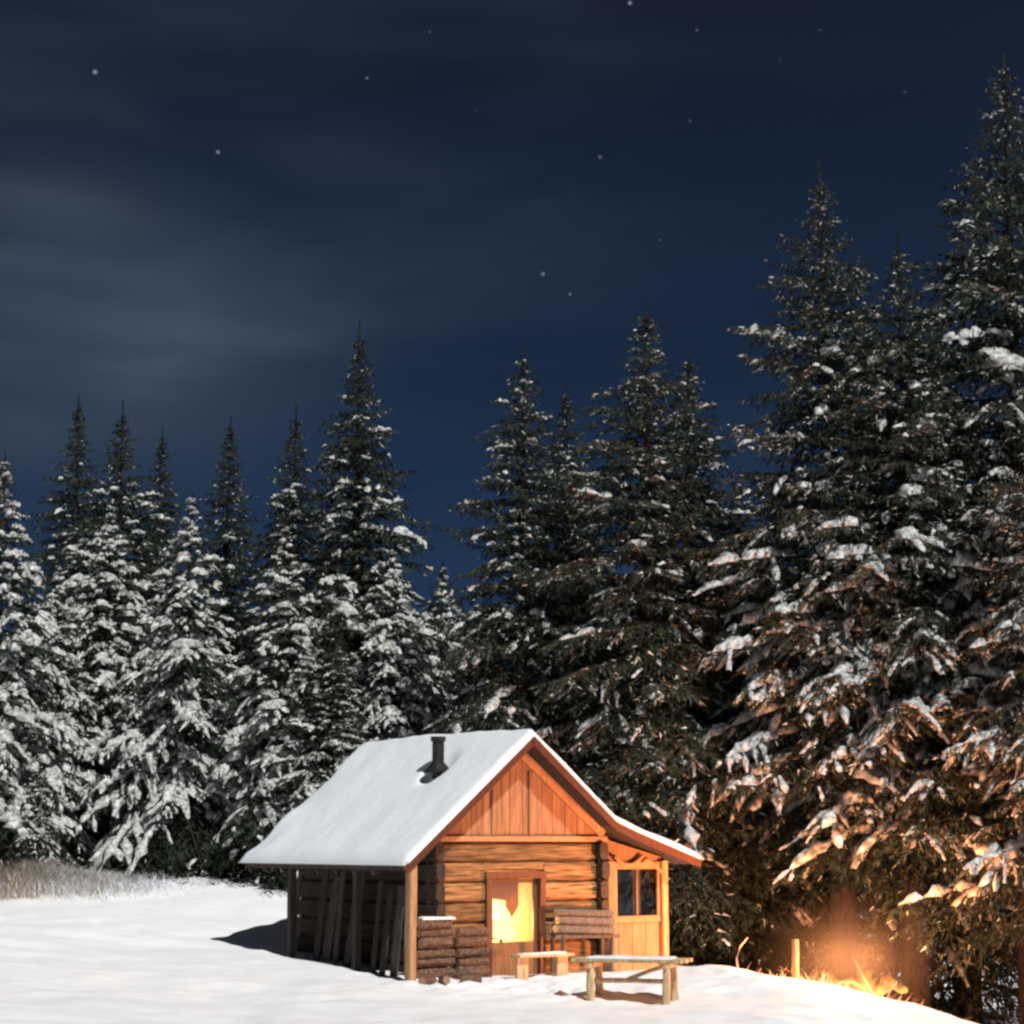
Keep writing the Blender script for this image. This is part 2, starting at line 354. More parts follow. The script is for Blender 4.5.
# gable of upright boards
gb = MB(); u = 0.0
while u < WID-.01:
    w = min(random.choice((.22,.26,.30,.34)), WID-u); a, b = u+.006, u+w-.006
    za, zb = roof_z(a)-.10, roof_z(b)-.10; dv = random.uniform(0,.014)
    poly = [(a,GB+.13),(b,GB+.13),(b,max(zb,GB+.14))]
    if a < RID_U < b: poly.append((RID_U,RID_Z-.10))
    poly.append((a,max(za,GB+.14)))
    gb.prism(poly, .03-dv, .09, random.uniform(.72,1.15)); u += w
gb.prism([(0,GB+.05),(WID,GB+.05),(WID,roof_z(WID)-.12),(RID_U,RID_Z-.13),(0,roof_z(0)-.12)], .095, .13, .4)
gb.build('gable', M['plank'], cabin)
MB().beam((-.05,.0,GB+.065),(WID+.05,.0,GB+.065),.14,.12,rnd=.1,tint=1.1).build('tie_beam', M['trim'], cabin)
gt = MB()
for ua, ub in ((.02,RID_U),(RID_U,WID-.02)):
    a = Vector((ua,-.012,roof_z(ua)-.27)); b = Vector((ub,-.012,roof_z(ub)-.27)); up = Vector((-(b.z-a.z),0,b.x-a.x)).normalized()
    gt.beam(a, b, .05, .20, up=up, rnd=.08, tint=random.uniform(.95,1.15))
gt.build('gable_trim', M['trim'], cabin)
# a wide centre batten pair on the gable as in the photo
for uu, zt in ((1.62,4.05),(2.62,4.50)): MB().beam((uu,.0,GB+.14),(uu,.0,zt),.09,.035,up=(0,1,0),rnd=.05,tint=.8).build('gable_batten', M['plank'], cabin)
# roof deck + rafters + bargeboards + snow
prof = [(EAVE_U,EAVE_Z),(RID_U,RID_Z),(BRK_U-.35,BRK_Z+.20),(BRK_U+.25,BRK_Z-.02),(TIP_U,TIP_Z)]
rf = MB(); low = [(x,z-.10) for x, z in prof]
rf.prism(prof+low[::-1], VF, VB, .9); roof = rf.build('roof', M['dark_wood'], cabin)
rt = MB()
for v in np.linspace(VF+.45, VB-.2, 9):
    if abs(v) < .18: continue
    for k in range(len(prof)-1):
        a, b = Vector((prof[k][0],v,prof[k][1]-.16)), Vector((prof[k+1][0],v,prof[k+1][1]-.16)); up = Vector((-(b.z-a.z),0,b.x-a.x)).normalized()
        if b.x-a.x < 1 and k: continue
        rt.beam(a, b, .08, .11, up=up, rnd=.05)
rt.build('rafter', M['dark_wood'], roof)
for seg, m_ in (((0,1),'barge'),((1,2,3,4),'barge')):
    bb = MB()
    for i, j in zip(seg[:-1], seg[1:]):
        a, b = Vector((prof[i][0],VF-.021,prof[i][1]-.085)), Vector((prof[j][0],VF-.021,prof[j][1]-.085)); up = Vector((-(b.z-a.z),0,b.x-a.x)).normalized()
        bb.beam(a, b, .04, .19, up=up, rnd=.06, tint=1)
    bb.build('bargeboard', M[m_], roof)
def roof_snow():
    """thick blanket following the roof profile, rounded and uneven at its edges"""
    pts = []; 
    for k in range(len(prof)-1):
        n = max(3, int(abs(prof[k+1][0]-prof[k][0])/.09))
        for i in range(n): pts.append(Vector(prof[k]).lerp(Vector(prof[k+1]), i/n))
    pts.append(Vector(prof[-1])); A = np.array([tuple(p) for p in pts]); n = len(A)
    nv = 76; V = np.linspace(VF-.07, VB+.08, nv); top = []
    for j, v in enumerate(V):
        e = min(1, min(v-V[0], V[-1]-v)/.16); ev = math.sqrt(max(0, 1-(1-e)**2))
        lumpy = max(0, (v-(VB-1.2))/1.2)
        for i in range(n):
            s = i/(n-1); d0 = np.linalg.norm(A[i]-A[0]); d1 = np.linalg.norm(A[i]-A[-1]); e2 = min(1, min(d0,d1)/.16); eu = math.sqrt(max(0,1-(1-e2)**2))
            h = .17+.05*float(vnoise(np.array([A[i,0]*1.3+40]),np.array([v*1.3]))[0])+.02*float(vnoise(np.array([A[i,0]*5]),np.array([v*5]))[0])+.20*lumpy*float(vnoise(np.array([A[i,0]*1.8+11]),np.array([v*1.2]))[0])
            x, z = A[i]
            if i == 0: x -= .05
            if i == n-1: x += .05
            vv = v+.10*lumpy*float(vnoise(np.array([A[i,0]*1.7+3]),np.array([4.0]))[0])*4
            dc = math.hypot(x-1.283, v-1.62); melt = min(1, max(.04, (dc-.22)/.30)); melt = melt*melt*(3-2*melt)
            top.append((x, vv, z+max(.012,h*ev*eu*melt)))
    T = np.array(top); bot = T.copy()
    for j in range(nv):
        for i in range(n): bot[j*n+i,2] = A[i,1]+.004
    Vt = np.concatenate([T,bot]); m = n*nv; fs = []
    idx = np.arange(m).reshape(nv,n); q = np.stack([idx[:-1,:-1].ravel(),idx[:-1,1:].ravel(),idx[1:,1:].ravel(),idx[1:,:-1].ravel()],1)
    fs = [q[:,::-1], q+m]
    def side(a): a = np.asarray(a); return np.stack([a[:-1],a[1:],a[1:]+m,a[:-1]+m],1)
    fs += [side(idx[0]), side(idx[-1])[:,::-1], side(idx[:,0])[:,::-1], side(idx[:,-1])]
    o = mesh_np('snow_cover', Vt, np.concatenate(fs), [M['snow']], smooth=True, parent=roof)
    import bmesh
    bm = bmesh.new(); bm.from_mesh(o.data); bmesh.ops.recalc_face_normals(bm, faces=bm.faces); bm.to_mesh(o.data); bm.free()
roof_snow()
# flue pipe with storm collar
cz = roof_z(1.283)
ch = MB(); ch.tube([(1.283,1.62,cz-.3),(1.283,1.62,cz+.78)], .135, 16, 1.0)
ch.tube([(1.283,1.62,cz+.74),(1.283,1.62,cz+.84)], .17, 16, 1.0)
ch.tube([(1.283,1.62,cz+.06),(1.283,1.62,cz+.14),(1.283,1.62,cz+.26)], [.34,.26,.15], 16, 1.0)
ch.build('chimney', M['metal'], roof, smooth=False)
# posts under the left eave
for v, w in ((VF+.12,.19),(1.6,.16),(4.3,.16)):
    b = cw(EAVE_U+.22, v); zb = gz(b.x,b.y)
    MB().beam((EAVE_U+.24,v,zb-.25),(EAVE_U+.24,v,roof_z(EAVE_U+.24)-.13),w,w,up=(0,1,0),rnd=.12,tint=1.0,jit=.01,seg=5).build('eave_post', M['post'] if v < 0 else M['board'], cabin)  # posts behind the front one take the shade-darkened board colour
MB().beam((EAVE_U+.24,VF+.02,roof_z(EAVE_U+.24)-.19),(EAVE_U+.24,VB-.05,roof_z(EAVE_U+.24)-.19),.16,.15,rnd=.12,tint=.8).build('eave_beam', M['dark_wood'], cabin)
# ---- door: frame, panel, glass, handle, curtains
door = MB().beam(((DU0+DU1)/2,.085,.12),((DU0+DU1)/2,.085,.80),DU1-DU0-.30,.06,up=(0,1,0),rnd=.03,tint=1.0).build('door', M['door'], cabin)
fr = MB()
for u in (DU0+.07, DU1-.07): fr.beam((u,.06,.05),(u,.06,DZ1-.16),.15,.26,up=(0,1,0),rnd=.06,tint=1)
fr.beam((DU0-.02,.06,DZ1-.08),(DU1+.02,.06,DZ1-.08),.26,.16,rnd=.06,tint=1)
fr.build('door_frame', M['red_trim'], door)
st = MB()
for u in (DU0+.20, DU1-.20): st.beam((u,.085,.78),(u,.085,DZ1-.17),.09,.055,up=(0,1,0),rnd=.05,tint=1)
st.beam((DU0+.16,.085,.82),(DU1-.16,.085,.82),.062,.10,rnd=.05,tint=1); st.beam((DU0+.16,.085,DZ1-.21),(DU1-.16,.085,DZ1-.21),.062,.08,rnd=.05,tint=1)
st.build('door_stile', M['door'], door)
MB().prism([(DU0+.24,.86),(DU1-.24,.86),(DU1-.24,DZ1-.24),(DU0+.24,DZ1-.24)],.082,.088).build('pane', M['glass'], door)
MB().tube([(DU0+.22,.04,.93),(DU0+.22,.02,.95),(DU0+.32,.02,.95)],.014,8,1).build('handle', M['metal'], door)
def drape(u0, u1, z0f, z1, v, n=40, m=14, amp=.03):
    vs, fs = [], []
    for j in range(m+1):
        for i in range(n+1):
            s = i/n; u = u0+(u1-u0)*s; zb = z0f(s); z = z1+(zb-z1)*j/m
            vs.append((u, v+amp*math.sin(s*34+.6*math.sin(j*.5))*(.4+.6*j/m), z))
    for j in range(m):
        for i in range(n): a = j*(n+1)+i; fs.append((a,a+1,a+n+2,a+n+1))
    return MB().add(vs, fs)
drape(DU0+.2,DU1-.62,lambda s:1.80-.10*s,DZ1-.16,.30,amp=.004).build('curtain', M['cloth_orange'], door, smooth=True)
drape(DU1-.78,DU1-.42,lambda s:1.36+.5*abs(s-.5),DZ1-.16,.36,amp=.004).build('curtain', M['cloth_orange'], door, smooth=True)
# room behind the door: boarded partition, ceiling, floor
rm = MB()
rm.beam((.3,1.35,1.4),(WID-.3,1.35,1.4),.05,2.8,rnd=.02,tint=1); rm.beam((WID/2,.25,GB-.05),(WID/2,DEP-.2,GB-.05),WID-.5,.04,rnd=.02,tint=1); rm.beam((WID/2,.25,.20),(WID/2,DEP-.2,.20),WID-.5,.04,rnd=.02,tint=1)
rm.build('room_lining', M['inner'], cabin)
# ---- lean-to porch on the right
LT0, LT1 = WID+.06, 6.48
pw = MB(); u = LT0
while u < LT1-.02:
    w = min(.40, LT1-u); pw.beam((u+w/2,.08,-.1),(u+w/2,.08,1.20),w-.012,.05,up=(0,1,0),rnd=.04,tint=random.uniform(.85,1.12)); u += w
pw.beam((LT0,.07,1.24),(LT1,.07,1.24),.12,.09,rnd=.1,tint=1.1)
pw.build('porch_wall', M['plank'], cabin)
hd = MB(); hd.beam((LT0,.07,2.47),(LT1,.07,2.47),.14,.14,rnd=.1,tint=1.05)
for u, t in ((LT0+.12,1.0),(5.75,.9)):
    pass
hd.prism([(LT0,2.55),(LT1,2.55),(LT1,roof_z(LT1)-.12),(LT0+.2,roof_z(LT0+.2)-.2),(LT0,roof_z(LT0)-.2)],.07,.11,.62)
hd.build('porch_header', M['plank'], cabin)
br = MB()                                             # curved brackets under the header
for ua, s in ((LT0+.22,1),(LT1-.16,-1)):
    br.tube([(ua+s*.85*t,-.02,2.95-.25*abs(1-2*t)**0-.33*math.sin(math.pi*(.12+.76*t))+.10) for t in np.linspace(0,1,9)] if s > 0 else [(ua-.5*t,-.02,2.30+.28*math.sin(math.pi/2*t)) for t in np.linspace(0,1,7)], .045, 8, 1.1)
br.build('bracket', M['trim'], cabin, smooth=True)
for u, w in ((LT0+.11,.20),(LT1-.08,.17)):
    MB().beam((u,.0,-.1),(u,.0,2.55),w,.17,up=(0,1,0),rnd=.1,tint=1.35 if u > 6 else .8,jit=.006,seg=4).build('porch_post', M['trim'], cabin)
win = MB().prism([(5.04,1.30),(6.28,1.30),(6.28,2.40),(5.04,2.40)],.058,.066).build('window', M['dim_glass'], cabin)
wf = MB()
for u in (5.02,6.27): wf.beam((u,.05,1.28),(u,.05,2.42),.07,.08,up=(0,1,0),rnd=.08,tint=1)
wf.beam((5.645,.05,1.33),(5.645,.05,2.37),.045,.06,up=(0,1,0),rnd=.08,tint=.6)
wf.beam((4.99,.05,1.31),(6.30,.05,1.31),.085,.06,rnd=.08,tint=1); wf.beam((4.99,.05,2.40),(6.30,.05,2.40),.085,.05,rnd=.08,tint=1)
wf.build('frame', M['trim'], win)
drape(5.60,5.86,lambda s:1.34,2.40,.16,n=16,amp=.015).build('curtain', M['cloth_grey'], win, smooth=True)
ps = MB()                                            # right and back sides of the porch
for k in range(12):
    v = .2+k*.42; ps.beam((LT1-.04,v,-.4),(LT1-.04,v,2.62),.40,.04,up=(1,0,0),rnd=.03)
for k in range(5): ps.beam((LT0+.2+k*.4,5.2,-.3),(LT0+.2+k*.4,5.2,roof_z(LT0+.2+k*.4)-.15),.39,.04,up=(0,1,0),rnd=.03)
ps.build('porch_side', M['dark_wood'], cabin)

# lamp glowing behind the door glass
lamp = empty('table_lamp', cw(2.18,.50,.80), YAW, 'glowing table lamp behind the glass of the cabin door', 'lamp')
sh = MB(); sh.tube([(0,0,.12),(0,0,.2),(0,0,.42),(0,0,.52)],[.22,.30,.26,.17],18,1); sh.build('lamp_shade', M['lamp'], lamp, smooth=True)
MB().tube([(0,0,-.64),(0,0,-.60),(0,0,0),(0,0,.2)],[.16,.05,.04,.03],12,1).build('stand', M['metal'], lamp)
pl = bpy.data.lights.new('lamp_light','POINT'); pl.energy = 700; pl.color = (1,.66,.28); pl.shadow_soft_size = .12
po = bpy.data.objects.new('lamp_light', pl); COL.objects.link(po); po.location = cw(2.35,.62,1.25)

# ------------------------------------------------------------------ firewood, boards, bench, table, post
def split_log(length, r, seed):
    random.seed(seed); m = MB(); n = 9; seg = 4; ring = []
    for i in range(n):
        q = 2*math.pi*i/n; k = 1.0 if i < 6 else .72
        ring.append((math.cos(q)*r*k*random.uniform(.88,1.1), math.sin(q)*r*k*random.uniform(.88,1.1)))
    vs = []; 
    for s in range(seg+1):
        x = -length/2+length*s/seg
        vs += [(x, a*random.uniform(.95,1.05), b*random.uniform(.95,1.05)) for a, b in ring]
    fs = [(s*n+i, s*n+(i+1)%n, s*n+n+(i+1)%n, s*n+n+i) for s in range(seg) for i in range(n)]
    m.add(vs, fs, 1.0, 0); m.add(vs[:n], [tuple(range(n-1,-1,-1))], 1.0, 1); m.add(vs[-n:], [tuple(range(n))], 1.0, 1)
    return m
proto = []
for k in range(4):
    proto.append((split_log(.86,.115,40+k), k))
log_meshes = [m.build('firewood_log', [M['fire_bark'],M['log_end']]) for m, k in proto]
for o in log_meshes[1:]: pass
random.seed(11)
used = set()
def put_log(mesh_i, loc, rz, rx, label, group, sc=(1,1,1)):
    src = log_meshes[mesh_i]
    o = src if mesh_i not in used else src.copy()
    if mesh_i in used: COL.objects.link(o)
    used.add(mesh_i); o.location = loc; o.rotation_euler = (rx,0,rz); o.scale = sc
    return tag(o, label, 'firewood', group)
k = 0
for row in range(6):
    for col_ in range(2 if row < 5 else 1):
        u = .0+col_*.93+random.uniform(-.03,.03)
        p = cw(u-.02, -.17+random.uniform(-.05,.03)-.03*(5-row)*.4, .32+row*.198)
        top = row == 5
        sz = random.uniform(.82,1.08)
        put_log(k%4, p, YAW+random.uniform(-.07,.07), random.uniform(0,6), 'split log in the top row of the stack left of the door' if top else 'split log in the low stack against the wall left of the door', 'split logs stacked left of the door', (random.uniform(.84,1.06),sz,sz)); k += 1
sl = MB()
sl.slab((.02,-.2,1.40),.84,.24,.07,1)
so = sl.build('snow_cap', M['snow'], smooth=True); so.location = P0; so.rotation_euler = (0,0,YAW)
tag(so, 'thin snow on the topmost log of the stack left of the door', 'snow cap')
# rack of grey logs right of the door
rk = empty('firewood_rack', cw(3.75,-.34,0), YAW, 'low pole rack under grey logs right of the cabin door', 'rack')
for x in (-.68,.68):
    for y in (-.2,.16): MB().tube([(x,y,0),(x+.01,y,1.06)],.05,8,.8,jit=.06).build('post', M['grey_wood'], rk)
for y in (-.2,.16): MB().tube([(-.85,y,.98),(.9,y,.95)],.045,8,.8,jit=.06).build('rail', M['grey_wood'], rk)
rlog = [split_log(1.55,.10,70+i).build('rack_log', [M['grey_wood'],M['log_end']]) for i in range(2)]
spots = [(-.12,-.22,1.10),(.05,0,1.10),(-.02,.17,1.09),(.0,-.11,1.27),(.16,.08,1.27),(.05,0,1.44)]
for i, (x,y,z) in enumerate(spots):
    o = rlog[i%2]
    if i > 1: o = o.copy(); COL.objects.link(o)
    o.location = cw(3.75+x,-.34+y,z); o.rotation_euler = (random.uniform(0,6), R(2.5), YAW+random.uniform(-.03,.03))
    tag(o, 'grey weathered log lying on the rack right of the door', 'log', 'grey logs on the rack')
# bench before the door
bz = gz(*cw(2.15,-1.0).xy)
bn = empty('bench', (*cw(2.15,-1.0).xy, bz), YAW+.05, 'low plank bench dusted with snow in front of the cabin door', 'bench')
MB().beam((-.75,0,.46),(.75,0,.45),.36,.06,rnd=.1,tint=1).build('seat', M['table'], bn)
for x in (-.55,.55): MB().beam((x,0,-.2),(x,0,.43),.30,.08,up=(0,1,0),rnd=.1,tint=.9).build('leg', M['table'], bn)
s_ = MB()
s_.slab((0,0,.488),1.2,.24,.025,2)
s_.build('snow', M['snow'], bn, smooth=True)
# rustic table
tb = empty('picnic_table', (2.32, 39.75, gz(2.32,39.75)), R(-16), 'rustic log table with a thick snow cap in front of the lean-to', 'table')
TZ = .80
tt = MB()
for k in range(4): tt.beam((-1.1+random.uniform(-.05,.05),-.33+k*.22,TZ),(1.1+random.uniform(-.05,.05),-.33+k*.22,TZ),.20,.07,rnd=.2)
tt.build('tabletop', M['table'], tb)
for x in (-.74,.76):
    for y in (-.36,.36):
        MB().tube([(x+.04*random.uniform(-1,1),y*1.15,-.25),(x,y,.35),(x,y*.85,TZ-.04)],[.085,.078,.07],9,.9,jit=.08).build('leg', M['table'], tb)
    MB().tube([(x,-.46,TZ-.10),(x,.46,TZ-.10)],.055,8,.9,jit=.05).build('crossbar', M['table'], tb)
MB().tube([(-.10,0,.42),(.35,.02,.60),(.62,.03,TZ-.12)],.04,8,.8).build('brace', M['table'], tb)
MB().tube([(-.74,0,.40),(.0,.0,.41),(.76,0,.40)],.045,8,.9).build('stretcher', M['table'], tb)
s_ = MB()
s_.slab((0,0,TZ+.034),1.7,.6,.035,3)
s_.build('snow', M['snow'], tb, smooth=True)
# boards leaning under the left eave
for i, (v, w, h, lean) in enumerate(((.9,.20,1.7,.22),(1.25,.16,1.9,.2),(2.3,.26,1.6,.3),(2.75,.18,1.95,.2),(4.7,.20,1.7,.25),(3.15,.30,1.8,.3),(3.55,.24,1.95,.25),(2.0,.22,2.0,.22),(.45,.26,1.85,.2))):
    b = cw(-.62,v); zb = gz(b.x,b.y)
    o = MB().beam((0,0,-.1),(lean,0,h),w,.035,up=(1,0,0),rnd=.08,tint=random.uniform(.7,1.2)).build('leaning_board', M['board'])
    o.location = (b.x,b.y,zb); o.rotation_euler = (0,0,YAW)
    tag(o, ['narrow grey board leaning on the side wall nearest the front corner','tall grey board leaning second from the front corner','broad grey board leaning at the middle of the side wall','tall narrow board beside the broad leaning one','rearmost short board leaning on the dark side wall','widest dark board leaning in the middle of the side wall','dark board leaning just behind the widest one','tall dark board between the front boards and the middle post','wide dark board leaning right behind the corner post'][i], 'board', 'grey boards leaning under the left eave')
# firewood half sunk in the snow at the front corner post
for i, (du, dv, rz) in enumerate(((-.75,-1.0,.4),(-.25,-.85,1.2),(.35,-.95,-.3))):
    p = cw(du,dv); put_log(i, (p.x,p.y,gz(p.x,p.y)+.05), YAW+rz, i, ['log half sunk in snow at the foot of the corner post','log end poking from snow right of the corner post','loose log in the snow before the stack'][i], 'loose logs in the snow', (.5,.8,.8))
# stake by the fire
p = at(796,984,42.3); zz = gz(p.x,p.y)
o = MB().beam((0,0,-.3),(.01,0,.82),.14,.10,up=(0,1,0),rnd=.15,tint=1.1,seg=4,jit=.006).build('stake', M['post']); o.location = (p.x,p.y,zz); o.rotation_euler = (0,0,R(40)); tag(o, 'short upright wooden stake in the snow beside the campfire', 'stake')
# ------------------------------------------------------------------ campfire behind the crest
fx, fy = 7.1, 43.3; fz = gz(fx,fy)
cf = empty('campfire', (fx,fy,fz), 0, 'bright campfire burning behind the snow ridge under the big spruce', 'campfire')
for i in range(6):
    a = i*math.pi/3+.2; MB().tube([(math.cos(a)*.6,math.sin(a)*.6,.02),(math.cos(a)*.08,math.sin(a)*.08,.30)],[.075,.06],8,1,jit=.1).build('log', M['char'], cf)
for i in range(11):
    a = i*2.4; r0 = .16+.05*i; h = random.uniform(.35,.66)*(1.15-.06*i); x, y = math.cos(a)*r0*2.1, math.sin(a)*r0*.8
    vs, fs = [], []; n, m = 10, 12; t_ = []
    for j in range(m+1):
        s = j/m; rr = .17*(math.sin(math.pi*min(1,(s*.92+.08)))**.8)*(1-s)**.35*1.2
        cx, cy = x+.07*math.sin(s*5+i), y+.05*math.sin(s*4+2*i)
        for q in range(n): vs.append((cx+rr*math.cos(2*math.pi*q/n), cy+rr*math.sin(2*math.pi*q/n), .08+h*s)); t_.append(s)
    for j in range(m):
        for q in range(n): fs.append((j*n+q,j*n+(q+1)%n,(j+1)*n+(q+1)%n,(j+1)*n+q))
    fm = MB(); fm.v, fm.f, fm.t, fm.m = vs, fs, t_, [0]*len(fs); fm.build('flame', M['flame'], cf, smooth=True)
for dx in (-.42,.42):
    fl = bpy.data.lights.new('fire_light','POINT'); fl.energy = 2150; fl.color = (1,.36,.13); fl.shadow_soft_size = .35
    fo = bpy.data.objects.new('fire_light', fl); COL.objects.link(fo); fo.location = (fx+dx,fy-.1,fz+.80)
# thin smoke volume, added over the fire to spread its glow
sm = bpy.data.materials.new('smoke'); sm.use_nodes = True; t = sm.node_tree; t.nodes.clear()
o_ = t.nodes.new('ShaderNodeOutputMaterial'); v_ = t.nodes.new('ShaderNodeVolumeScatter'); v_.inputs['Color'].default_value = (.9,.85,.8,1); t.links.new(v_.outputs[0], o_.inputs['Volume'])
tcx = t.nodes.new('ShaderNodeTexCoord'); gr = t.nodes.new('ShaderNodeVectorMath'); gr.operation = 'LENGTH'; t.links.new(tcx.outputs['Object'], gr.inputs[0])
mr_ = t.nodes.new('ShaderNodeMapRange'); mr_.inputs[1].default_value = .95; mr_.inputs[2].default_value = .2; mr_.inputs[3].default_value = 0; mr_.inputs[4].default_value = .010; t.links.new(gr.outputs['Value'], mr_.inputs[0]); t.links.new(mr_.outputs[0], v_.inputs['Density'])
q_ = MB().lump((0,0,0),(1,1,1),seed=3,n=20,m=12,rough=0).build('smoke', sm); q_.location = (fx+.1,fy+.2,fz+.7); q_.scale = (2.4,1.6,1.7); tag(q_, kind='stuff')

# ------------------------------------------------------------------ spruces
def spruce(seed, H, Rr, snow_lo, snow_hi, base=.06, droop=.5, dust=.12, shape=.85, spacing=.30, tuft=1.3, twist=1.0, fan=1.0, clump=1.0, bare=.32):
    """returns (trunk MB, crown arrays, snow arrays)"""
    g = np.random.default_rng(seed)
    tk = MB(); random.seed(seed)
    bend = lambda t: (.10*math.sin(2.1*t+seed), .08*math.sin(1.7*t+2*seed))
    tk.tube([(*bend(t),t*H*.985-.4*(t==0)) for t in np.linspace(0,1,14)], [max(.015,.019*H*(1-t)**1.05) for t in np.linspace(0,1,14)], 10, 1, jit=.08)
    zs = []; z = base*H
    while z < H*.97:
        t = (z-base*H)/(H*(1-base)); n = int(round(8.4-2.6*t)); a0 = g.uniform(0,6.28)
        for i in range(n): zs.append((z+g.uniform(-.16,.16), a0+2*math.pi*i/n+g.uniform(-.35,.35)))
        z += spacing*(1-.5*t)*g.uniform(.8,1.25)
    zs = np.array(zs); z0 = zs[:,0]; az = zs[:,1]; B = len(z0)
    t = np.clip((z0-base*H)/(H*(1-base)),0,1)
    lowcut = np.minimum(1, .72+t*4)
    Lb = (Rr*(1-t)**shape*np.minimum(1,(1-t)/.2+.06)**.75*lowcut*g.uniform(.5,1.15,B)*(1+.16*np.sin(2.3*az+seed))*(1+.13*np.sin(7*t+3*az+seed))+.025+.25*(1-t)*g.random(B))
    lone = g.random(B) < .10; Lb = np.where(lone & (t > .3), Lb*1.28, Lb)
    a = .62*t**2-.02+g.normal(0,.10,B); b = (droop*(1-.55*t))*g.uniform(.7,1.35,B); c = .16*g.random(B)
    rad = np.stack([np.cos(az),np.sin(az),0*az],1); bx = np.array([bend(q/H)[0] for q in z0]); by = np.array([bend(q/H)[1] for q in z0])
    def bpt(s):  # s (B,k) -> (B,k,3)
        rr = Lb[:,None]*s*(1-.10*s*b[:,None]); zz = z0[:,None]+Lb[:,None]*(a[:,None]*s-b[:,None]*s**2+c[:,None]*s**3)
        sw = .05*Lb[:,None]*np.sin(3*s+az[:,None]*5)
        return np.stack([bx[:,None]+rad[:,None,0]*rr-rad[:,None,1]*sw, by[:,None]+rad[:,None,1]*rr+rad[:,None,0]*sw, zz],2)
    # limbs
    ss = np.tile(np.linspace(0,1,5),(B,1)); P = bpt(ss); lr = (.012+.012*Lb)[:,None]*(1-.85*ss)
    side = np.stack([-rad[:,1],rad[:,0],0*az],1)[:,None,:]; up = np.array([0,0,1.])[None,None,:]
    tri = [P+side*lr[...,None], P-side*lr[...,None]*.5+up*lr[...,None]*.87, P-side*lr[...,None]*.5-up*lr[...,None]*.87]
    LV = np.stack(tri,2).reshape(-1,3); idx = np.arange(B*5*3).reshape(B,5,3); q = []
    for i in range(3): j = (i+1)%3; q.append(np.stack([idx[:,:-1,i],idx[:,:-1,j],idx[:,1:,j],idx[:,1:,i]],-1).reshape(-1,4))
    LQ = np.concatenate(q); LT = np.concatenate([LQ[:,[0,1,2]],LQ[:,[0,2,3]]])
    # twigs
    tw_b, tw_s, tw_side = [], [], []
    for i in range(B):
        m = int(np.clip(Lb[i]*8.5*fan+2,5,28)); s = np.linspace(.16,1.0,m)+g.uniform(-.03,.03,m)
        tw_b += [i]*m; tw_s += list(np.clip(s,0,1)); tw_side += [(-1)**k for k in range(m)]
    tb_ = np.array(tw_b); ts = np.array(tw_s); td = np.array(tw_side,float); T = len(tb_)
    def ev(bi, s):
        rr = Lb[bi]*s*(1-.10*s*b[bi]); zz = z0[bi]+Lb[bi]*(a[bi]*s-b[bi]*s**2+c[bi]*s**3); sw = .05*Lb[bi]*np.sin(3*s+az[bi]*5)
        return np.stack([bx[bi]+rad[bi,0]*rr-rad[bi,1]*sw, by[bi]+rad[bi,1]*rr+rad[bi,0]*sw, zz],1)
    p = ev(tb_,ts); tan = ev(tb_,np.minimum(ts+.02,1.02))-ev(tb_,ts-.02); tan /= np.linalg.norm(tan,axis=1)[:,None]
    sd = np.stack([-rad[tb_,1],rad[tb_,0],0*ts],1)*td[:,None]
    ang = R(52)*g.uniform(.65,1.25,T)*np.where(ts>.97,.1,1)
    dr = tan*np.cos(ang)[:,None]+sd*np.sin(ang)[:,None]
    tl = (.16*(1-.6*t[tb_]**5)+.42*Lb[tb_]*(1-ts)**.8*np.minimum(1,ts*3))*g.uniform(.7,1.25,T); tl = np.minimum(tl,1.25)
    tdroop = g.uniform(.25,.75,T)*twist*(1-.4*t[tb_])
    tpt = lambda k, s: p[k]+tl[k][:,None]*(dr[k]*s[:,None]-np.array([0,0,1.])*(tdroop[k]*s**2)[:,None])
    # needle tufts
    cnt = np.maximum(3,(tl/.052*tuft).astype(int)); K = np.repeat(np.arange(T),cnt); s = g.random(len(K))**.9
    q0 = tpt(K,s); d = dr[K]-np.array([0,0,1.])*(2*tdroop[K]*s)[:,None]; d /= np.linalg.norm(d,axis=1)[:,None]
    rv = g.normal(size=(len(K),3)); rv -= (rv*d).sum(1)[:,None]*d; rv /= np.linalg.norm(rv,axis=1)[:,None]
    rv[:,2] -= .35
    nl = g.uniform(.10,.20,len(K))*(1-.6*t[tb_[K]]**5); nd = d*.75+rv*.7; nd /= np.linalg.norm(nd,axis=1)[:,None]
    wv = np.cross(nd,g.normal(size=(len(K),3))); wv /= np.linalg.norm(wv,axis=1)[:,None]; nw = g.uniform(.016,.030,len(K))
    V0 = q0-wv*nw[:,None]; V1 = q0+wv*nw[:,None]; V2 = q0+nd*nl[:,None]
    NV = np.stack([V0,V1,V2],1).reshape(-1,3); NT = np.arange(len(NV)).reshape(-1,3)
    m = 130; zl = H*(.93+.075*g.random(m)**.8); aa = g.uniform(0,6.28,m); fr_ = np.clip((1.005-zl/H)/.075,0,1)       # needles of the leader shoot
    q0 = np.stack([0*zl+bend(1)[0],0*zl+bend(1)[1],zl],1); nd = np.stack([np.cos(aa)*(.25+.6*fr_),np.sin(aa)*(.25+.6*fr_),.75+0*zl],1); wv = np.stack([-np.sin(aa),np.cos(aa),0*zl],1)*.02
    NV = np.concatenate([NV, np.stack([q0-wv,q0+wv,q0+nd*(.07+.12*fr_)[:,None]],1).reshape(-1,3)]); NT = np.arange(len(NV)).reshape(-1,3)
    tint = np.concatenate([np.repeat(g.uniform(.5,1.4,T)[K],3), np.ones(3*m)])
    sn_t = (snow_lo+(snow_hi-snow_lo)*t)*np.clip(-bare+t*7.5,0,1)
